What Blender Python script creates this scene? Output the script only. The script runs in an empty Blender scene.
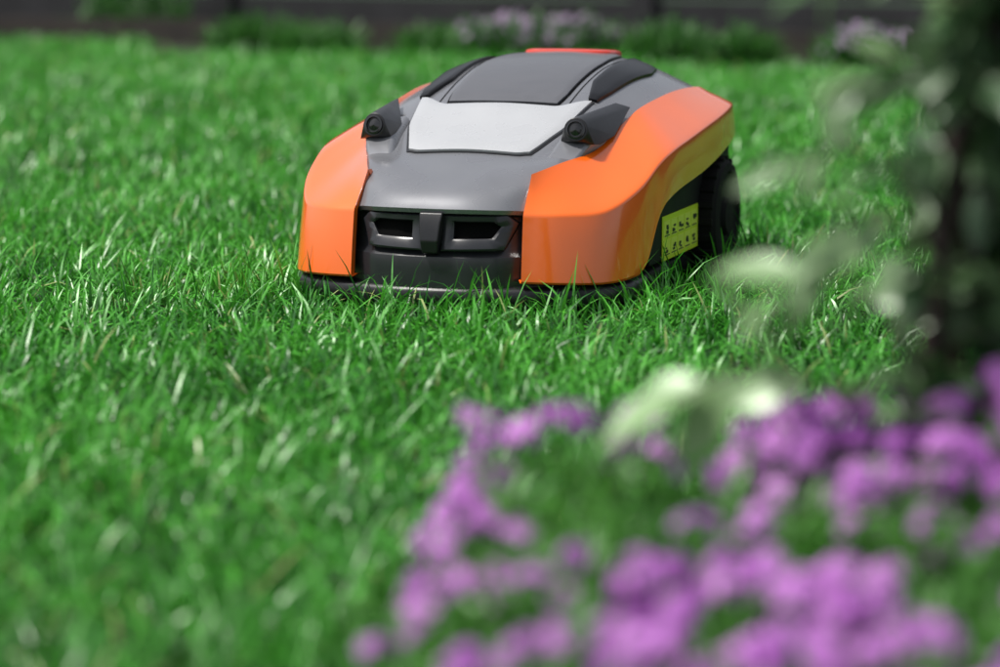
import bpy, bmesh, math, random
import numpy as np
from mathutils import Vector, Matrix
from mathutils.bvhtree import BVHTree
random.seed(7); rng=np.random.default_rng(11)
scene=bpy.context.scene
COL=bpy.context.collection
try:
    scene.view_settings.view_transform='Standard'; scene.view_settings.look='None'
    scene.view_settings.exposure=0; scene.view_settings.gamma=1
except Exception as e: pass

# ------------------------------------------------------------------ helpers
def empty(name,loc=(0,0,0),rotz=0,parent=None):
    o=bpy.data.objects.new(name,None); o.empty_display_size=.1
    o.location=loc; o.rotation_euler=(0,0,rotz); COL.objects.link(o)
    if parent: o.parent=parent
    return o
def obj(name,me,mats,parent=None,smooth=True,angle=None):
    o=bpy.data.objects.new(name,me); COL.objects.link(o)
    for m in (mats if isinstance(mats,(list,tuple)) else [mats]): me.materials.append(m)
    if parent: o.parent=parent
    if smooth:
        me.polygons.foreach_set('use_smooth',[True]*len(me.polygons))
        if angle:
            try: me.set_sharp_from_angle(angle=math.radians(angle))
            except Exception: pass
    return o
def pyobj(name,v,f,mats,parent=None,smooth=True,angle=None,mirror=False,fix=True):
    me=bpy.data.meshes.new(name)
    v=[tuple(map(float,p)) for p in v]
    me.from_pydata(v,[],[tuple(q) for q in f]); me.validate(); 
    if fix:
        bm=bmesh.new(); bm.from_mesh(me)
        bmesh.ops.remove_doubles(bm,verts=bm.verts,dist=1e-5)
        bmesh.ops.recalc_face_normals(bm,faces=bm.faces); bm.to_mesh(me); bm.free()
    me.update()
    return obj(name,me,mats,parent,smooth,angle)
def cat(P,n):
    P=np.asarray(P,float); k=len(P); out=[]
    for i in range(k-1):
        p0=P[i-1] if i>0 else 2*P[0]-P[1]; p1=P[i]; p2=P[i+1]
        p3=P[i+2] if i+2<k else 2*P[-1]-P[-2]
        for j in range(n):
            t=j/n
            out.append(.5*((2*p1)+(-p0+p2)*t+(2*p0-5*p1+4*p2-p3)*t*t+(-p0+3*p1-3*p2+p3)*t**3))
    out.append(P[-1]); return np.array(out)
def grid_faces(R,C,off=0):
    return [(off+r*C+c,off+r*C+c+1,off+(r+1)*C+c+1,off+(r+1)*C+c) for r in range(R-1) for c in range(C-1)]
def hull(name,pts,mat,parent,bev=.002,mirror=False,seg=2):
    def mk(pts,nm):
        me=bpy.data.meshes.new(nm); bm=bmesh.new()
        for p in pts: bm.verts.new(p)
        r=bmesh.ops.convex_hull(bm,input=bm.verts)
        bmesh.ops.delete(bm,geom=list({e for e in r['geom_unused']+r['geom_interior'] if isinstance(e,bmesh.types.BMVert)}),context='VERTS')
        bmesh.ops.dissolve_limit(bm,angle_limit=math.radians(3),verts=bm.verts,edges=bm.edges)
        bmesh.ops.recalc_face_normals(bm,faces=bm.faces)
        bm.to_mesh(me); bm.free()
        o=obj(nm,me,mat,parent,True,35)
        if bev:
            m=o.modifiers.new('b','BEVEL'); m.width=bev; m.segments=seg; m.limit_method='ANGLE'; m.angle_limit=math.radians(20)
            m.harden_normals=True
        return o
    mk(pts,name)
    if mirror: mk([(-p[0],p[1],p[2]) for p in pts],name+"_b")
def tube(pts,rad,seg=8):
    pts=[Vector(p) for p in pts]; V=[];F=[]
    for i,p in enumerate(pts):
        d=(pts[min(i+1,len(pts)-1)]-pts[max(i-1,0)]).normalized()
        a=d.orthogonal().normalized() if i==0 else (a-d*a.dot(d)).normalized()
        b=d.cross(a); r=rad[i] if hasattr(rad,'__len__') else rad
        for s in range(seg):
            t=2*math.pi*s/seg; V.append(p+a*math.cos(t)*r+b*math.sin(t)*r)
    for i in range(len(pts)-1):
        for s in range(seg):
            F.append((i*seg+s,i*seg+(s+1)%seg,(i+1)*seg+(s+1)%seg,(i+1)*seg+s))
    F.append(tuple(range(seg))[::-1]); F.append(tuple((len(pts)-1)*seg+s for s in range(seg)))
    return V,F
def cyl(name,c,axis,r,depth,mat,parent,seg=40,prof=None):
    axis=Vector(axis).normalized(); a=axis.orthogonal().normalized(); b=axis.cross(a); c=Vector(c)
    prof=prof or [(0,-depth/2),(r*.95,-depth/2),(r,-depth/2+.05*r),(r,depth/2-.05*r),(r*.95,depth/2),(0,depth/2)]
    V=[];F=[]
    for (rr,h) in prof:
        for s in range(seg):
            t=2*math.pi*s/seg; V.append(c+axis*h+(a*math.cos(t)+b*math.sin(t))*max(rr,1e-5))
    for i in range(len(prof)-1):
        for s in range(seg): F.append((i*seg+s,i*seg+(s+1)%seg,(i+1)*seg+(s+1)%seg,(i+1)*seg+s))
    return pyobj(name,V,F,mat,parent,True,35,fix=False)

# ------------------------------------------------------------------ materials
def mat(name,col,rough=.5,metal=0,coat=0,noise=0,nscale=40,bump=0,bscale=300,spec=.5,trans=0):
    m=bpy.data.materials.new(name); m.use_nodes=True; nt=m.node_tree; b=nt.nodes['Principled BSDF']
    b.inputs['Base Color'].default_value=(*col,1); b.inputs['Roughness'].default_value=rough
    b.inputs['Metallic'].default_value=metal; b.inputs['Coat Weight'].default_value=coat
    b.inputs['Coat Roughness'].default_value=.07; b.inputs['Specular IOR Level'].default_value=spec
    tc=nt.nodes.new('ShaderNodeTexCoord')
    if noise:
        n=nt.nodes.new('ShaderNodeTexNoise'); n.inputs['Scale'].default_value=nscale; n.inputs['Detail'].default_value=5
        nt.links.new(tc.outputs['Object'],n.inputs['Vector'])
        r=nt.nodes.new('ShaderNodeMapRange'); r.inputs[1].default_value=.3;r.inputs[2].default_value=.7
        r.inputs[3].default_value=1-noise; r.inputs[4].default_value=1+noise
        nt.links.new(n.outputs[0],r.inputs[0])
        x=nt.nodes.new('ShaderNodeVectorMath'); x.operation='SCALE'; x.inputs[0].default_value=col
        nt.links.new(r.outputs[0],x.inputs['Scale']); nt.links.new(x.outputs[0],b.inputs['Base Color'])
        rr=nt.nodes.new('ShaderNodeMapRange'); rr.inputs[1].default_value=.3;rr.inputs[2].default_value=.7
        rr.inputs[3].default_value=max(0,rough-.04); rr.inputs[4].default_value=min(1,rough+.05)
        nt.links.new(n.outputs[0],rr.inputs[0]); nt.links.new(rr.outputs[0],b.inputs['Roughness'])
    if bump:
        n=nt.nodes.new('ShaderNodeTexNoise'); n.inputs['Scale'].default_value=bscale; n.inputs['Detail'].default_value=3
        nt.links.new(tc.outputs['Object'],n.inputs['Vector'])
        bp=nt.nodes.new('ShaderNodeBump'); bp.inputs['Strength'].default_value=bump; bp.inputs['Distance'].default_value=.001
        nt.links.new(n.outputs[0],bp.inputs['Height']); nt.links.new(bp.outputs[0],b.inputs['Normal'])
    return m
M_or=mat('orange_paint',(.88,.145,.010),.20,0,.9,.03,9)
M_grey=mat('grey_plastic',(.19,.195,.212),.27,.35,.35,.05,12)
M_silver=mat('silver_plastic',(.46,.47,.485),.27,.2,.4,.02,15)
M_cover=mat('dark_grey_cover',(.105,.107,.118),.34,.15,.1,.06,30,.1,1200)
M_blk=mat('black_plastic',(.011,.011,.013),.36,0,0,.2,25,.08,800)
M_arch=mat('matte_black_plastic',(.008,.008,.009),.6,0,0,.2,25,spec=.2)
M_wedge=mat('black_satin',(.005,.005,.006),.30,0,0,spec=.2)
M_gloss=mat('black_gloss',(.008,.008,.009),.12,0,.5)
M_char=mat('charcoal_plastic',(.018,.019,.023),.30,0,.15,.1,20)
M_void=mat('void_black',(.002,.002,.002),.9,spec=.1)
M_red=mat('red_plastic',(.62,.045,.02),.3,0,.3)
M_rub=mat('rubber',(.006,.006,.006),.8,0,0,.3,60,.3,200,spec=.2)
M_yel=mat('label_yellow',(.58,.72,.03),.45,0,0,.04,50)
M_yel2=mat('label_pale',(.68,.80,.10),.45)
M_ink=mat('label_ink',(.02,.02,.02),.5)

def foliage_mat(name,c1,c2,c3=None,rough=.45,transl=.35,gloss=.04,rootshade=True,lo=.35):
    m=bpy.data.materials.new(name); m.use_nodes=True; nt=m.node_tree
    nt.nodes.remove(nt.nodes['Principled BSDF'])
    at=nt.nodes.new('ShaderNodeAttribute'); at.attribute_name='rnd'
    sp=nt.nodes.new('ShaderNodeSeparateColor'); nt.links.new(at.outputs['Color'],sp.inputs[0])
    cr=nt.nodes.new('ShaderNodeValToRGB'); e=cr.color_ramp.elements
    e[0].position=0; e[0].color=(*c1,1); e[1].position=.9; e[1].color=(*c2,1)
    if c3: q=e.new(.97); q.color=(*c3,1)
    nt.links.new(sp.outputs[0],cr.inputs[0])
    mr=nt.nodes.new('ShaderNodeMapRange'); mr.inputs[3].default_value=lo if rootshade else 1; mr.inputs[4].default_value=1.1  # blade and leaf bases darkened: shade of the gaps painted into the colour
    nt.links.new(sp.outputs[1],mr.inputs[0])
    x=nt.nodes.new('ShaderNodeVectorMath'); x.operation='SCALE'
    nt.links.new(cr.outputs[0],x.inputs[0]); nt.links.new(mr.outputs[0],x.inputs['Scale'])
    df=nt.nodes.new('ShaderNodeBsdfDiffuse'); nt.links.new(x.outputs[0],df.inputs['Color'])
    tr=nt.nodes.new('ShaderNodeBsdfTranslucent'); nt.links.new(x.outputs[0],tr.inputs['Color'])
    gl=nt.nodes.new('ShaderNodeBsdfGlossy'); gl.inputs['Roughness'].default_value=rough; gl.inputs['Color'].default_value=(.9,1,.88,1)
    mx=nt.nodes.new('ShaderNodeMixShader'); mx.inputs[0].default_value=transl
    m2=nt.nodes.new('ShaderNodeMixShader'); m2.inputs[0].default_value=gloss
    out=nt.nodes['Material Output']
    nt.links.new(df.outputs[0],mx.inputs[1]); nt.links.new(tr.outputs[0],mx.inputs[2])
    nt.links.new(mx.outputs[0],m2.inputs[1]); nt.links.new(gl.outputs[0],m2.inputs[2]); nt.links.new(m2.outputs[0],out.inputs['Surface'])
    return m
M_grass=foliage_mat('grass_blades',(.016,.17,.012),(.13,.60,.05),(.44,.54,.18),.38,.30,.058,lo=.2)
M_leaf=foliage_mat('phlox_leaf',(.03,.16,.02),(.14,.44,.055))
M_rose=foliage_mat('rose_leaf',(.014,.055,.012),(.24,.38,.17),None,.35,.3,.055,False)
M_dleaf=foliage_mat('border_leaf',(.02,.10,.015),(.08,.28,.04))
M_pink=foliage_mat('pink_petal',(.28,.05,.36),(.70,.31,.76),None,.55,.35,.015,False)
M_pale=foliage_mat('pale_petal',(.25,.15,.28),(.55,.42,.60),None,.55,.35,.015,False)
M_stem=mat('bush_stem',(.028,.015,.013),.6,0,0,.4,60,.4,150)
M_fence=mat('dark_fence_wood',(.013,.013,.015),.6,0,0,.4,6,.3,60)
M_edge=mat('dark_edging',(.025,.018,.015),.7,0,0,.4,10)
M_soil=mat('bed_soil',(.02,.016,.012),.9,0,0,.4,30,.5,80)
M_ground=mat('lawn_ground',(.010,.038,.008),.9,0,0,.4,20,.5,60)

# ------------------------------------------------------------------ fast foliage mesh
def soup(name,V,quads,tris,rnd,material,parent=None):
    me=bpy.data.meshes.new(name); nq=len(quads); ntr=len(tris)
    me.vertices.add(len(V)); me.vertices.foreach_set('co',np.asarray(V,np.float32).ravel())
    loops=np.concatenate([np.asarray(quads,np.int32).ravel(),np.asarray(tris,np.int32).ravel()])
    me.loops.add(len(loops)); me.loops.foreach_set('vertex_index',loops)
    st=np.concatenate([np.arange(nq)*4,nq*4+np.arange(ntr)*3]).astype(np.int32)
    me.polygons.add(nq+ntr); me.polygons.foreach_set('loop_start',st)
    me.update(calc_edges=True)
    a=me.color_attributes.new('rnd','FLOAT_COLOR','POINT')
    c=np.ones((len(V),4),np.float32); c[:,:2]=rnd; c[:,2]=0
    a.data.foreach_set('color',c.ravel())
    return obj(name,me,material,parent,True)
def blades(name,base,L,w,lean,curl,az,rnd,material,parent=None,twist=None,profile=(1,.9,.6)):
    n=len(base); ts=[0,.38,.72,1.0]
    d=np.stack([np.cos(az),np.sin(az),np.zeros(n)],1)
    tw=az+math.pi/2+(rng.normal(0,.5,n) if twist is None else twist)
    side=np.stack([np.cos(tw),np.sin(tw),rng.normal(0,.25,n)],1)
    P=[base]; p=base.copy()
    for i in range(3):
        ang=lean+curl*((ts[i]+ts[i+1])/2)
        s=(ts[i+1]-ts[i])*L
        p=p+d*(np.sin(ang)*s)[:,None]+np.array([0,0,1])*(np.cos(ang)*s)[:,None]
        P.append(p)
    V=np.zeros((n,7,3)); g=np.zeros((n,7))
    for i in range(3):
        ww=(w*profile[i]/2)[:,None]
        V[:,2*i]=P[i]-side*ww; V[:,2*i+1]=P[i]+side*ww; g[:,2*i]=g[:,2*i+1]=ts[i]
    V[:,6]=P[3]; g[:,6]=1
    o=(np.arange(n)*7)[:,None]
    q=np.concatenate([o+np.array([0,1,3,2]),o+np.array([2,3,5,4])]); t=o+np.array([4,5,6])
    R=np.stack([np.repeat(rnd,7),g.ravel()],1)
    return soup(name,V.reshape(-1,3),q,t,R,material,parent)

# ------------------------------------------------------------------ mower
ANG=-math.radians(18)
MO=empty('robotic_lawn_mower',(-.03,4.0,0),ANG)
rows=[
 [(0,-.205,.118),(.05,-.202,.118),(.09,-.19,.117),(.118,-.168,.115),(.126,-.158,.112)],
 [(0,-.172,.142),(.05,-.169,.142),(.09,-.157,.143),(.115,-.140,.147),(.126,-.128,.152)],
 [(0,-.11,.164),(.06,-.108,.165),(.10,-.10,.167),(.130,-.085,.169),(.150,-.065,.169)],
 [(0,-.055,.182),(.085,-.047,.181),(.11,-.04,.181),(.14,-.022,.183),(.172,.0,.180)],
 [(0,.02,.208),(.10,.02,.206),(.125,.02,.203),(.15,.03,.199),(.180,.05,.194)],
 [(0,.10,.240),(.09,.105,.238),(.13,.12,.240),(.157,.125,.232),(.187,.13,.219)],
 [(0,.20,.270),(.09,.20,.267),(.13,.20,.261),(.16,.20,.249),(.192,.20,.234)],
 [(0,.30,.290),(.095,.30,.286),(.135,.30,.277),(.165,.30,.263),(.200,.30,.243)],
 [(0,.40,.297),(.095,.40,.292),(.135,.40,.282),(.17,.40,.266),(.206,.40,.246)],
 [(0,.48,.293),(.09,.48,.287),(.13,.48,.276),(.17,.475,.260),(.208,.465,.243)],
 [(0,.545,.262),(.09,.545,.256),(.13,.54,.25),(.17,.528,.24),(.2,.51,.23)],
 [(0,.572,.17),(.09,.57,.17),(.13,.565,.168),(.17,.55,.16),(.205,.53,.15)],
 [(0,.57,.04),(.09,.57,.04),(.13,.565,.04),(.17,.55,.04),(.205,.53,.04)]]
G=np.array([cat([( -p[0],p[1],p[2]) for p in reversed(r[1:])]+list(r),10) for r in rows])
G=np.array([cat(G[:,c],10) for c in range(G.shape[1])]).transpose(1,0,2)
R_,C_=G.shape[:2]
Vb=[tuple(p) for p in G.reshape(-1,3)]; Fb=grid_faces(R_,C_)
lip=len(Vb)
for c in range(C_):
    p=G[0,c]; Vb.append((p[0]*.98,p[1]+.002,p[2]-.006))
for c in range(C_):
    p=G[0,c]; Vb.append((p[0]*.97,p[1]+.014,p[2]-.007))
Fb+=[(c,lip+c,lip+c+1,c+1) for c in range(C_-1)]+[(lip+c,lip+C_+c,lip+C_+c+1,lip+c+1) for c in range(C_-1)]
pyobj('hood',Vb,Fb,M_grey,MO,True,50)
bvh=BVHTree.FromPolygons([Vector(map(float,p)) for p in Vb],grid_faces(R_,C_))
UPN=Vector((0,-.3,.954))
def drape(x,y,off=0):
    h=bvh.ray_cast(Vector((x,y,1)),Vector((0,0,-1)))
    if h[0] is None: return Vector((x,y,.2)),Vector((0,0,1))
    return h[0]+UPN*off,UPN
def panel(name,fx,n,m,off,material,edge=.0012):
    V=[];idx={}
    for i in range(n+1):
        for j in range(m+1):
            x,y=fx(i/n,j/m); b=(i in(0,n) or j in (0,m))
            p,_=drape(x,y,off-(edge if b else 0)); idx[i,j]=len(V); V.append(p)
    F=[(idx[i,j],idx[i+1,j],idx[i+1,j+1],idx[i,j+1]) for i in range(n) for j in range(m)]
    ring=[(i,0) for i in range(n)]+[(n,j) for j in range(m)]+[(i,m) for i in range(n,0,-1)]+[(0,j) for j in range(m,0,-1)]
    b0=len(V)
    for (i,j) in ring:
        x,y=fx(i/n,j/m); p,_=drape(x,y,-.003); V.append(p)
    k=len(ring)
    F+=[(idx[ring[a]],b0+a,b0+(a+1)%k,idx[ring[(a+1)%k]]) for a in range(k)]
    return pyobj(name,V,F,material,MO,True,40)
def ss(x): x=max(0,min(1,x)); return x*x*(3-2*x)
def plate(s,t,g=0):
    q=2*s-1
    ws=np.interp(t,[0,.45,1],[.090,.117,.131])+g
    yb=.098+.030*ss((abs(q)-.62)/.38)+g; yf=-.051-g+.006*ss((abs(q)-.8)/.2)
    return q*ws, yf+t*(yb-yf)
panel('plate_seam',lambda s,t:plate(s,t,.003),24,12,.0018,M_blk,.0005)
panel('silver_plate',plate,28,12,.0065,M_silver,.002)
def cover(s,t,g=0):
    q=2*s-1
    w=np.interp(t,[0,.1,.6,1],[.083,.088,.093,.085])+g
    yf=.106+.004*abs(q)-g; yb=.475-.02*abs(q)**4+g
    return q*w, yf+t*(yb-yf)
panel('cover_seam',lambda s,t:cover(s,t,.003),24,16,.001,M_void,.0003)
panel('top_cover',cover,30,20,.0055,M_cover,.0018)
for sg,nm in ((1,'a'),(-1,'b')):
    def wedge(s,t,sg=sg):
        xi=np.interp(t,[0,.25,1],[.124,.110,.113]); xo=np.interp(t,[0,.15,.8,1],[.137,.144,.160,.152])
        return sg*(xi+(xo-xi)*s), .134+t*(.425-.134)-.01*s*t
    panel('side_vent_'+nm,wedge,8,24,.0065,M_wedge,.0015)
    def seam2(s,t,sg=sg): return sg*(np.interp(t,[0,1],[.0985,.1035])+.0015*s), .112+t*.37
    panel('body_seam_'+nm,seam2,2,24,.0009,M_void,.0002)
V=[];F=[];N=28
for k,(sc,z) in enumerate(((1,-.012),(1,.0065),(.97,.0095),(.86,.0115),(.0,.0125))):
    for i in range(N):
        a=2*math.pi*i/N; ca,sa=math.cos(a),math.sin(a)
        x=.072*sc*math.copysign(abs(ca)**.45,ca); y=.052*sc*math.copysign(abs(sa)**.45,sa)
        V.append((x,.475+y,.292+z-.10*(y)*.6))
for k in range(4): F+=[(k*N+i,k*N+(i+1)%N,(k+1)*N+(i+1)%N,(k+1)*N+i) for i in range(N)]
pyobj('stop_button',V,F,M_red,MO,True,40)

# fenders  T,K,L
st=[((.120,-.130,.160),(.123,-.180,.110),(.124,-.192,.018)),
 ((.145,-.066,.173),(.172,-.158,.110),(.176,-.172,.016)),
 ((.170,.003,.184),(.221,-.114,.113),(.226,-.132,.014)),
 ((.180,.073,.207),(.250,-.043,.138),(.249,-.072,.016)),
 ((.187,.135,.225),(.260,.032,.168),(.257,-.030,.028)),
 ((.190,.176,.235),(.265,.090,.181),(.2625,.020,.092)),
 ((.195,.25,.244),(.267,.165,.190),(.266,.088,.117)),
 ((.201,.326,.250),(.2685,.27,.202),(.268,.261,.136)),
 ((.206,.40,.251),(.2675,.385,.214),(.267,.385,.155)),
 ((.209,.455,.248),(.258,.478,.223),(.259,.495,.173)),
 ((.192,.505,.240),(.228,.520,.220),(.232,.535,.172)),
 ((.150,.535,.235),(.17,.550,.215),(.17,.562,.170))]
A=np.array(st)
A=np.array([cat(A[:,c],6) for c in range(3)]).transpose(1,0,2)
rowsF=[]
for T,K,L in A:
    T,K,L=map(np.array,(T,K,L))
    cen=(T+L)/2; bul=K-cen; bul/= (np.linalg.norm(bul)+1e-9)
    pts=[T-bul*.004+np.array([-.006,.006,-.014]),T+np.array([-.001,.001,-.002]),T+bul*.003]
    for t in (.3,.6,.86): pts.append(T+(K-T)*t+bul*.0015*math.sin(math.pi*min(t,1)))
    a=K+(T-K)*.04+bul*.0004; b=K+(L-K)*.04
    for t in (0,.33,.67): pts.append(a*(1-t)**2+2*K*t*(1-t)+b*t*t)
    pts.append(b)
    for t in (.4,.65,.88,.97): pts.append(K+(L-K)*t+bul*.001*math.sin(math.pi*t))
    inn=np.array([-1,0.0,0]) if L[1]>-.05 else np.array([-.55,.83,0])
    pts.append(L+inn*.003); pts.append(L+inn*.012+np.array([0,0,.004]))
    rowsF.append(pts)
rowsF=np.array(rowsF); RR,CC=rowsF.shape[:2]
Vf=[tuple(p) for p in rowsF.reshape(-1,3)]; Ff=grid_faces(RR,CC)
e0=len(Vf)
for p in rowsF[0]: Vf.append((p[0]-.001,p[1]+.012,p[2]))
Ff+=[(i,i+1,e0+i+1,e0+i) for i in range(CC-1)]
pyobj('side_fender',Vf,Ff,M_or,MO,True,30)
pyobj('side_fender_b',[(-p[0],p[1],p[2]) for p in Vf],Ff,M_or,MO,True,30)

def fy(x,z):
    a=abs(x); y=np.interp(a,[0,.05,.09,.118,.14],[-.201,-.198,-.186,-.165,-.145])
    return y-.012*ss((.10-z)/.06)+.004
V=[];xs=np.linspace(-.132,.132,41);zs=[.12,.112,.105,.09,.075,.06,.052,.046,.035,.02,.006]
for z in zs:
    for x in xs:
        y=fy(x,z)
        if z>.052 and z<.11: y+=.007
        V.append((x,y,z))
pyobj('front_bumper',V,grid_faces(len(zs),41),M_char,MO,True,30)
def ring(name,outer,inner,th,material,base=0.0):
    n=len(outer);V=[]
    def pt(p,o): return (p[0],fy(p[0],p[1])-o,p[1])
    def sub(poly):
        out=[]
        for i in range(len(poly)):
            a=np.array(poly[i]);b=np.array(poly[(i+1)%len(poly)])
            for k in range(6): out.append(tuple(a+(b-a)*k/6))
        return out
    o,i_=sub(outer),sub(inner); n=len(o)
    c=np.mean(inner,axis=0)
    V=[pt(p,base-.008) for p in o]+[pt(p,th*.7) for p in o]+[pt(tuple(np.array(p)*.85+np.array(q)*.15),th) for p,q in zip(o,i_)]
    V+=[pt(tuple(np.array(p)*.2+np.array(q)*.8),th*.95) for p,q in zip(o,i_)]+[pt(q,th*.5) for q in i_]+[pt(q,base-.0045) for q in i_]
    F=[(k*n+j,k*n+(j+1)%n,(k+1)*n+(j+1)%n,(k+1)*n+j) for k in range(5) for j in range(n)]
    pyobj(name,V,F,material,MO,True,35)
    Vo=[pt(q,-.0035) for q in i_]
    cc=[pt((c[0]*.5+q[0]*.5,c[1]*.5+q[1]*.5),-.0035) for q in i_]+[pt((c[0],c[1]),-.0035)]
    pyobj(name+'_opening',Vo+cc,[(j,(j+1)%n,n+(j+1)%n,n+j) for j in range(n)]+[(n+j,n+(j+1)%n,2*n) for j in range(n)],M_void,MO,False)
for sg,nm in ((1,'a'),(-1,'b')):
    o=[(.014,.109),(.100,.109),(.113,.098),(.098,.063),(.014,.061)]
    i=[(.030,.100),(.084,.100),(.093,.094),(.082,.078),(.030,.077)]
    if sg<0: o=[(-x,z) for x,z in o]; i=[(-x,z) for x,z in i]
    ring('vent_frame_'+nm,o,i,.005,M_char)
hull('vent_pillar',[(sx*x,y,z) for sx in (1,-1) for x,y,z in ((.017,-.208,.113),(.015,-.214,.10),(.013,-.219,.075),(.011,-.216,.058),(.017,-.19,.115),(.012,-.19,.054))],M_blk,MO,.003)
def outline(g):
    half=[(0,-.21),(.06,-.205),(.118,-.188),(.174,-.164),(.223,-.128),(.247,-.072),(.252,-.01),(.235,.05),(.232,.15),(.232,.5),(.205,.54),(.12,.565),(0,.57)]
    h=[np.array(p,float) for p in half]; c=np.array([0,.15])
    h=[p+(p-c)/np.linalg.norm(p-c)*g for p in h]
    return [tuple(p) for p in h]+[(-p[0],p[1]) for p in reversed(h[1:-1])]
def prism(name,levels,material,ang=40):
    V=[];n=None
    for g,z in levels:
        o=outline(g); n=len(o); V+=[(x,y,z) for x,y in o]
    F=[(k*n+i,k*n+(i+1)%n,(k+1)*n+(i+1)%n,(k+1)*n+i) for k in range(len(levels)-1) for i in range(n)]
    F+=[tuple(range(n)),tuple((len(levels)-1)*n+i for i in range(n))]
    return pyobj(name,V,F,material,MO,True,ang)
prism('base_skirt',[(-.02,-.018),(.0,-.016),(.0035,-.010),(.0035,.004),(.000,.009),(-.01,.012)],M_blk)
prism('chassis',[(-.02,.0),(-.018,.02),(-.035,.06),(-.06,.10)],M_arch)
hull('wheel_arch',[(x,y,z) for x in (.20,.248) for y,z in ((.0,.09),(.07,.115),(.26,.135),(.40,.160),(.50,.175),(.50,.10),(.30,.10),(.28,.02),(.02,.02))],M_arch,MO,.003,True)
lx=.2495
def box(V,F,x,y0,y1,z0,z1,t=.0008):
    b=len(V); 
    for xx in (x-t,x):
        V+= [(xx,y0,z0),(xx,y1,z0),(xx,y1,z1),(xx,y0,z1)]
    F+=[(b+4,b+5,b+6,b+7),(b,b+1,b+5,b+4),(b+1,b+2,b+6,b+5),(b+2,b+3,b+7,b+6),(b+3,b,b+4,b+7)]
V=[];F=[]; box(V,F,lx,.085,.295,.020,.085); pyobj('warning_label',V,F,M_yel,MO,False)
V=[];F=[];V2=[];F2=[]
for r in range(2):
    for c in range(5):
        y0=.093+c*.040; z0=.0255+r*.0275
        box(V,F,lx+.0008,y0,y0+.034,z0,z0+.024)
        box(V2,F2,lx+.0014,y0+.003,y0+.030,z0+.002,z0+.0035)
        for k in range(3):
            a=random.uniform(.004,.018);b=random.uniform(.006,.012);zz=random.uniform(.005,.014)
            box(V2,F2,lx+.0014+.0004*k,y0+a,y0+a+b,z0+zz,z0+zz+random.uniform(.002,.006))
pyobj('label_cells',V,F,M_yel2,MO,False); pyobj('label_pictograms',V2,F2,M_ink,MO,False)
for sg,nm in ((1,'a'),(-1,'b')):
    pr=[(0,-.028),(.06,-.028),(.082,-.026),(.088,-.018),(.088,.018),(.082,.024),(.070,.0255),(.066,.021),(.03,.019),(.026,.026),(0,.027)]
    cyl('rear_wheel_'+nm,(sg*.250,.39,.056),(sg,0,0),.09,.05,M_rub,MO,48,pr)
    V=[];F=[]
    for k in range(22):
        a=2*math.pi*k/22; c,s=math.cos(a),math.sin(a)
        b=len(V)
        for xx in (-.022,.02):
            for rr,w in ((.086,.006),(.092,.0045)):
                for q in (-1,1):
                    V.append((sg*(.250+xx),.39+rr*c-q*w*s,.056+rr*s+q*w*c))
        F+=[(b,b+1,b+3,b+2),(b+4,b+6,b+7,b+5),(b+2,b+3,b+7,b+6),(b,b+2,b+6,b+4),(b+1,b+5,b+7,b+3)]
    pyobj('wheel_tread_'+nm,V,F,M_rub,MO,False)
    cyl('front_wheel_'+nm,(sg*.12,-.06,0.0),(1,0,0),.034,.03,M_rub,MO,24)
for sg,nm in ((1,'a'),(-1,'b')):
    X=lambda P:[(sg*x,y,z) for x,y,z in P]
    hull('sensor_base_'+nm,X([(.108,-.076,.160),(.150,-.060,.160),(.182,.045,.190),(.112,.05,.20),(.126,-.018,.201),(.170,-.012,.199),(.174,.06,.222),(.128,.06,.225)]),M_grey,MO,.006,seg=3)
    ax=Vector((sg*.10,-1,.18)).normalized(); c=Vector((sg*.151,-.024,.2165)); a=ax.orthogonal().normalized(); b=ax.cross(a)
    pts=[]
    for k in range(20):
        t=2*math.pi*k/20
        pts.append(tuple(c+(a*math.cos(t)+b*math.sin(t))*.0170))
    pts+=X([(.186,.14,.238),(.168,.125,.245),(.180,.004,.194),(.188,.05,.203),(.124,.002,.200),(.128,.03,.215),(.176,-.014,.195),(.126,-.016,.196),(.150,.03,.234)])
    hull('sensor_pod_'+nm,pts,M_blk,MO,.0012)
    cyl('sensor_ring_'+nm,c,ax,.014,.004,M_gloss,MO,32,[(.0,-.002),(.0138,-.002),(.0138,.0025),(.0112,.003),(.0102,-.0005),(.006,.0008),(0,.0018)])

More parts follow.
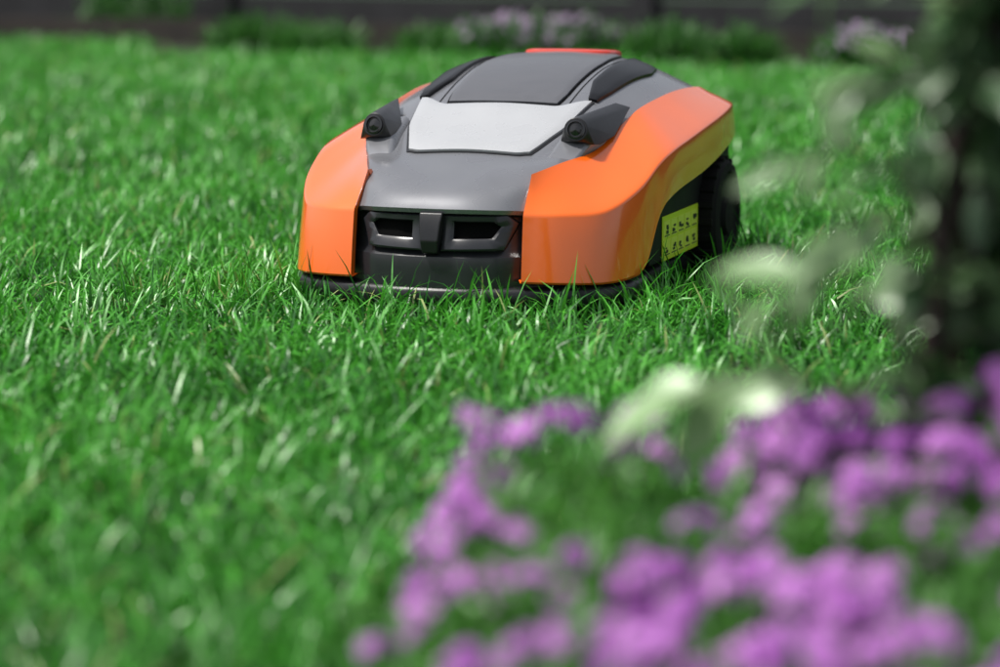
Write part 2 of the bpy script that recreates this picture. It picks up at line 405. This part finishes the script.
# ------------------------------------------------------------------ ground
V=[(-150,-60,-.036),(150,-60,-.036),(150,200,-.036),(-150,200,-.036)]
pyobj('ground',V,[(0,1,2,3)],M_ground,None,False)
def edgeY(x): return 10.27-.5*x
LG=empty('lawn_grass',(0,0,0))
def make_grass(name,x0,x1,y0,y1,dens,parent,scale=1,excl=True):
    n=int((x1-x0)*(y1-y0)*dens)
    nc=n//7
    cx=rng.uniform(x0,x1,nc);cy=rng.uniform(y0,y1,nc);caz=rng.uniform(0,2*math.pi,nc);ch=rng.uniform(.7,1.2,nc);cr=rng.normal(0,.18,nc)
    pt=.12*np.sin(cx*7.3+2*np.sin(cy*4.1))+.10*np.sin(cy*9.7+cx*3.3+1.5*np.sin(cx*11)); cr=cr+pt
    k=rng.integers(0,nc,n)
    x=cx[k]+rng.normal(0,.011,n);y=cy[k]+rng.normal(0,.011,n)
    az=caz[k]+rng.normal(0,1.1,n)
    L=rng.gamma(8,1/8,n)*.046*ch[k]*scale; L=np.clip(L,.02,.085)
    w=rng.uniform(.0022,.0050,n)*scale
    lean=np.abs(rng.normal(.45,.35,n)); curl=np.abs(rng.normal(1.0,.6,n))
    rnd=np.clip(rng.beta(1.5,1.5,n)+cr[k],0,.88); dry=rng.random(n)<.025; rnd[dry]=1
    keep=np.ones(n,bool)
    if excl:
        dx=x+.03;dy=y-4.0; ca,sa=math.cos(math.radians(18)),math.sin(math.radians(18))
        lx_=dx*ca-dy*sa; ly_=dx*sa+dy*ca
        fr=np.interp(np.abs(lx_),[0,.12,.222,.255],[-.212,-.19,-.128,-.055])
        keep&=~((np.abs(lx_)<.262)&(ly_>fr-.002)&(ly_<.575))
        near=(np.abs(lx_)<.31)&(ly_>fr-.06)&(ly_<.6); L[near]*=1.38; lean[near]*=.6; curl[near]*=.8
        keep&=~(((x>-.10)&(y<2.02)))
    base=np.stack([x,y,np.full(n,-.036)],1)[keep]
    return blades(name,base,L[keep],w[keep],lean[keep],curl[keep],az[keep],rnd[keep],M_grass,parent)
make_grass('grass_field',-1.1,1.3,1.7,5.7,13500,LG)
tiles=[make_grass('grass_tile_%d'%v,-.5,.5,-.5,.5,5200,LG,1.25,False) for v in range(3)]
for v,o in enumerate(tiles): o.location=(-1.6-1*v,5.2,0)
cnt=0
for ix in range(-6,7):
    for iy in range(0,14):
        x=ix+.1; y=iy+1.2
        if y+.5>edgeY(x)+.6: continue
        if abs(x-.1)<1.01 and y<5.7: continue
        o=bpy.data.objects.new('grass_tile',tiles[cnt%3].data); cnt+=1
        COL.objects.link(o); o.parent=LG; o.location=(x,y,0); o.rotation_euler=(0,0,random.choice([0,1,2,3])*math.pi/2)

# ------------------------------------------------------------------ background border
th=math.atan(-.5)
def bp(s,back,z):
    c,sn=math.cos(th),math.sin(th)
    return (c*s-sn*back,10.27+sn*s+c*back,z)
BD=pyobj('flower_bed_soil',[bp(-14,0.02,-.03),bp(14,.02,-.03),bp(14,1.3,-.02),bp(-14,1.3,-.02)],[(0,1,2,3)],M_soil,None,False)
def bxo(name,s0,s1,b0,b1,z0,z1,m,parent=None):
    V=[bp(s,b,z) for z in (z0,z1) for s,b in ((s0,b0),(s1,b0),(s1,b1),(s0,b1))]
    return pyobj(name,V,[(0,1,2,3),(4,5,6,7),(0,1,5,4),(1,2,6,5),(2,3,7,6),(3,0,4,7)],m,parent,False)
ED=empty('bed_edging')
for k in range(14):
    bxo('edging_board_%d'%k,-14+2*k,-12.01+2*k,.55,.60,-.05,.07+.01*random.random(),M_edge,ED)
FE=empty('garden_fence')
for k in range(14):
    for j in range(9):
        bxo('board_%d_%d'%(k,j),-14+2*k+.03,-12+2*k-.03,1.3,1.325,-.03+j*.2,.16+j*.2,M_fence,FE)
    bxo('post_%d'%k,-14+2*k-.05,-14+2*k+.05,1.27,1.37,-.05,1.85,M_fence,FE)
def leaf_cloud(name,cx,cy,rx,ry,h,n,L,w,material,parent,z0=-.03):
    u=rng.random(n)**.5*1.0;a=rng.uniform(0,2*math.pi,n)
    x=cx+rx*u*np.cos(a);y=cy+ry*u*np.sin(a)
    z=z0+h*rng.random(n)*(1-.6*u**2)
    base=np.stack([x,y,z],1)
    return blades(name,base,rng.uniform(.6,1.2,n)*L,rng.uniform(.6,1.2,n)*w,rng.uniform(0,1.3,n),rng.uniform(0,1.2,n),rng.uniform(0,6.28,n),rng.random(n)*.9,material,parent,profile=(.3,1,.8))
def petals(name,C,Nn,size,rnd,material,parent):
    n=len(C); Nn=Nn/np.linalg.norm(Nn,axis=1)[:,None]
    ref=np.where(np.abs(Nn[:,2:3])<.9,np.array([[0,0,1.]]),np.array([[1.,0,0]])); a=np.cross(Nn,ref); a/=np.linalg.norm(a,axis=1)[:,None]; b=np.cross(Nn,a)
    Vs=[];ph=rng.uniform(0,6.28,n)
    for k in range(5):
        t=ph+k*2*math.pi/5
        def P(r,dt,up): 
            return C+(a*np.cos(t+dt)[:,None]+b*np.sin(t+dt)[:,None])*(size*r)[:,None]+Nn*(size*up)[:,None]
        Vs+= [C-Nn*(size*.15)[:,None],P(.62,-.48,.06),P(1.0,-.26,-.02),P(1.02,.26,.0),P(.62,.48,.10)]
    V=np.stack(Vs,1)
    o=(np.arange(n)*25)[:,None]; q=[];t3=[]
    for k in range(5):
        q.append(o+np.array([5*k+1,5*k+2,5*k+3,5*k+4])); t3.append(o+np.array([5*k,5*k+1,5*k+4]))
    R=np.stack([np.repeat(rnd,25),np.ones(n*25)],1)
    return soup(name,V.reshape(-1,3),np.concatenate(q),np.concatenate(t3),R,material,parent)
def border_plant(name,s,back,r,h,flower=None,nf=0,L=.12,w=.012,n=500):
    c=bp(s,back,0); E=empty(name,(0,0,0))
    leaf_cloud('leaves',c[0],c[1],r,r*.7,h,n,L,w,M_dleaf,E)
    if flower:
        a=rng.uniform(0,6.28,nf);u=rng.random(nf)**.5
        C=np.stack([c[0]+r*u*np.cos(a),c[1]+r*.7*u*np.sin(a),h*(.3+1.0*rng.random(nf))*(1-.3*u)+.01],1)
        petals('flowers',C,rng.normal(0,.6,(nf,3))+np.array([0,-.5,.8]),rng.uniform(.010,.022,nf),rng.random(nf)*.9,flower,E)
for s,b,r,h,fl,nf in ((-1.15,.15,.16,.09,None,0),(-.85,.12,.16,.06,None,0),(-.35,.25,.18,.05,None,0),(-.05,.2,.2,.11,M_pale,100),(.18,.25,.18,.11,M_pale,90),(.6,.2,.16,.09,None,0),(.85,.22,.14,.06,None,0),
    (1.35,.12,.16,.10,M_pale,130),(2.1,.3,.25,.16,M_pale,60),(-2.2,.9,.25,.28,None,0),(-3.2,.4,.3,.2,None,0),(2.9,.5,.3,.25,None,0)):
    border_plant('border_flowers' if fl else 'border_plant',s,b,r,h,fl,nf)

# ------------------------------------------------------------------ foreground phlox
PX=empty('phlox_plant')
pyobj('phlox_bed_soil',[(-.13,1.0,-.030),(1.6,.9,-.030),(1.6,2.2,-.030),(.5,2.12,-.030),(.2,2.08,-.030),(-.04,2.0,-.030),(-.12,1.75,-.030)],[(0,1,2,3,4,5,6)],M_soil,None,False)
def H(x,y):
    h=np.interp(x,[-.12,-.08,-.045,-.01,.04,.14,.27,.36,.8],[.0,.035,.08,.140,.150,.150,.168,.185,.19])
    return h*np.interp(y,[1.35,1.6,1.8,1.97,2.06],[.5,.62,.85,1.0,.75])
n=18000
x=rng.uniform(-.12,.75,n);y=rng.uniform(1.35,2.06,n); hh=H(x,y)
z=-.03+(hh+.02)*rng.random(n)**.7
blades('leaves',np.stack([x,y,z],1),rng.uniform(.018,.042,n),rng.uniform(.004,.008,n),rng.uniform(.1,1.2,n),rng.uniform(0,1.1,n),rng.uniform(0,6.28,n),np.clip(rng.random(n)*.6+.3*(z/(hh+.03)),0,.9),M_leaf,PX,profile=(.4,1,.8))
heads=[]
def dens(x,y):
    if x<.0: return .5
    if x<.12 and y>1.72: return .10
    if x<.12: return .6
    return 1.0
while len(heads)<560:
    X0=random.uniform(-.09,.75);Y0=random.uniform(1.4,2.04)
    if random.random()>dens(X0,Y0): continue
    for _ in range(random.randint(1,7)):
        X=X0+random.gauss(0,.018);Y=Y0+random.gauss(0,.022)
        if Y>2.05 or X<-.1: continue
        h=float(H(X,Y)); 
        if h<.03: continue
        heads.append((X,Y,h*random.uniform(.78,1.1)))
heads+=[(-.015,1.97,.160),(-.012,1.96,.148),(-.022,1.95,.130),(-.03,1.94,.115),(-.034,1.93,.10),(-.045,1.9,.085),(.045,1.96,.165),(.06,1.95,.162),(-.005,1.78,.09),(.0,1.75,.085),(-.08,1.75,.05)]
C=[];Nn=[];S=[];Rn=[]
stV=[];stF=[]
for hx,hy,hz in heads:
    k=random.randint(3,12); tone=random.gauss(.5,.27); rr=random.uniform(.006,.015)
    for _ in range(k):
        d=np.array([random.gauss(0,1),random.gauss(0,1),abs(random.gauss(.3,.8))]); d/=np.linalg.norm(d)
        C.append(np.array([hx,hy,hz])+d*rr*random.uniform(.6,1.3)); Nn.append(d+np.array([0,-.3,.35])); S.append(random.uniform(.006,.009)); Rn.append(min(.9,max(0,tone+random.gauss(0,.2))))
    v,f=tube([(hx+random.gauss(0,.01),hy+random.gauss(0,.01),-.03),(hx,hy,hz)],[.0012,.0008],5); b=len(stV); stV+=v; stF+=[tuple(i+b for i in q) for q in f]
petals('flowers',np.array(C),np.array(Nn),np.array(S),np.array(Rn),M_pink,PX)
sm=mat('phlox_stem',(.06,.16,.03),.6)
pyobj('stems',stV,stF,sm,PX,True,fix=False)

# ------------------------------------------------------------------ shrub at right
random.seed(21)
RB=empty('rose_bush')
LV=[];LQ=[];LR=[]
def leaf(c,d,nrm,L,W,r):
    c=np.array(c,float);d=np.array(d,float);d/=np.linalg.norm(d);nrm=np.array(nrm,float)
    s=np.cross(d,nrm);s/=np.linalg.norm(s);nn=np.cross(s,d)
    b=len(LV); prof=[(0,.04),(.15,.6),(.35,.95),(.55,1),(.75,.72),(.9,.35),(1,.03)]
    for t,w in prof:
        m=c+d*L*t-nn*L*.22*t*t
        for q in (-1,0,1): LV.append(m+s*W*.5*w*q+nn*abs(q)*W*.10*w); LR.append((r,.5+.5*t))
    for i in range(6):
        for q in range(2): LQ.append((b+3*i+q,b+3*i+q+1,b+3*i+q+4,b+3*i+q+3))
SV=[];SF=[]
def stem(pts,rad):
    P=cat(pts,6); r=np.interp(np.linspace(0,1,len(P)),np.linspace(0,1,len(rad)),rad)
    v,f=tube([tuple(p) for p in P],list(r),8); b=len(SV); SV.extend(v); SF.extend([tuple(i+b for i in q) for q in f]); return P
def twig(pts,n,L=.045,tone=.6,rad=.0022,along=.25,spread=.6):
    P=stem(pts,[rad,rad*.5])
    for k in range(n):
        t=along+(1-along)*k/max(1,n-1); i=min(len(P)-2,int(t*(len(P)-1))); p=P[i]; d=P[i+1]-P[i]; d=d/np.linalg.norm(d)
        sd=np.array([-d[2],random.uniform(-.6,.6),d[0]])*(1 if k%2 else -1)
        dd=d*.6+sd*spread+np.array([0,0,-.15])+np.array([random.gauss(0,.15) for _ in range(3)])
        if k==n-1: dd=d
        leaf(p,dd,(random.gauss(0,.4),random.gauss(-.5,.4),1),L*random.uniform(.8,1.25),L*random.uniform(.42,.6),min(.9,max(0,tone+random.gauss(0,.12))))
main=[stem([(.36,2.08,-.04),(.335,2.04,.05),(.311,2.0,.156),(.319,1.99,.324),(.336,1.99,.492),(.329,1.99,.80)],[.012,.010,.009,.007]),
      stem([(.40,2.06,-.04),(.367,2.04,.05),(.357,2.03,.184),(.329,2.0,.38),(.311,1.99,.562),(.28,1.97,.80)],[.012,.010,.008,.005]),
      stem([(.40,2.10,-.04),(.399,2.04,.07),(.378,2.03,.282),(.361,2.02,.52),(.378,2.02,.84)],[.013,.011,.008]),
      stem([(.42,2.13,-.04),(.35,2.1,.07),(.35,2.12,.268),(.367,2.1,.436),(.35,2.1,.77)],[.011,.010,.007]),
      stem([(.43,2.13,-.04),(.40,2.1,.17),(.39,2.12,.368),(.35,2.1,.55),(.33,2.1,.77)],[.013,.011,.007])]
twig([(.329,1.99,.072),(.266,1.93,.156),(.189,1.90,.212),(.115,1.88,.190)],8,.064,.82)
twig([(.315,1.99,.17),(.266,1.93,.24),(.224,1.90,.275),(.195,1.89,.262)],6,.056,.7)
twig([(.319,1.99,.268),(.28,1.95,.31),(.238,1.92,.31),(.22,1.90,.288)],6,.045,.7)
twig([(.322,1.99,.296),(.28,1.93,.338),(.231,1.90,.359),(.20,1.89,.352)],5,.042,.5)
twig([(.329,1.99,.38),(.294,1.95,.408),(.259,1.93,.415),(.24,1.92,.40)],6,.042,.55)
twig([(.315,1.99,.464),(.28,1.95,.492),(.238,1.93,.478),(.22,1.93,.471)],5,.042,.3)
for k in range(250):
    m=random.choice(main); i=random.randint(3,len(m)-2); p=m[i]
    a=random.uniform(0,6.28); d=np.array([math.cos(a)+.15,math.sin(a)*.9-.1,random.uniform(-.3,.4)])
    if d[0]<-.2 : d[0]*=.6
    q=p+d*random.uniform(.03,.085)
    twig([tuple(p),tuple((p+q)/2+np.array([0,0,.008])),tuple(q)],5,.042,.10 if k%5 else .38,.0016)
soup('leaves',np.array(LV),np.array(LQ),np.zeros((0,3),np.int32),np.array(LR),M_rose,RB)
pyobj('stems',SV,SF,M_stem,RB,True,fix=False)

# ------------------------------------------------------------------ camera, light
cam=bpy.data.cameras.new('camera'); co=bpy.data.objects.new('camera',cam); COL.objects.link(co); scene.camera=co
cam.sensor_width=36; cam.lens=100.8; cam.clip_end=500; cam.clip_start=.05
co.location=(0,0,.52); co.rotation_euler=(math.radians(90-8.58),0,0)
cam.dof.use_dof=True; cam.dof.focus_distance=3.93; cam.dof.aperture_fstop=2.8
el,azs=math.radians(62),math.radians(-100)
w=bpy.data.worlds.new('World'); scene.world=w; w.use_nodes=True; nt=w.node_tree; bg=nt.nodes['Background']
sky=nt.nodes.new('ShaderNodeTexSky'); sky.sky_type='NISHITA'; sky.sun_disc=False; sky.sun_elevation=el; sky.dust_density=3; sky.air_density=1
sky.sun_rotation=azs
hs=nt.nodes.new('ShaderNodeHueSaturation'); hs.inputs['Saturation'].default_value=.35
nt.links.new(sky.outputs[0],hs.inputs['Color']); nt.links.new(hs.outputs[0],bg.inputs['Color']); bg.inputs['Strength'].default_value=.15
sl=bpy.data.lights.new('sun','SUN'); sl.energy=4.3; sl.angle=math.radians(5); sl.color=(1,.96,.9)
so=bpy.data.objects.new('sun',sl); COL.objects.link(so)
d=Vector((math.sin(azs)*math.cos(el),math.cos(azs)*math.cos(el),math.sin(el)))
so.rotation_euler=d.to_track_quat('Z','Y').to_euler()
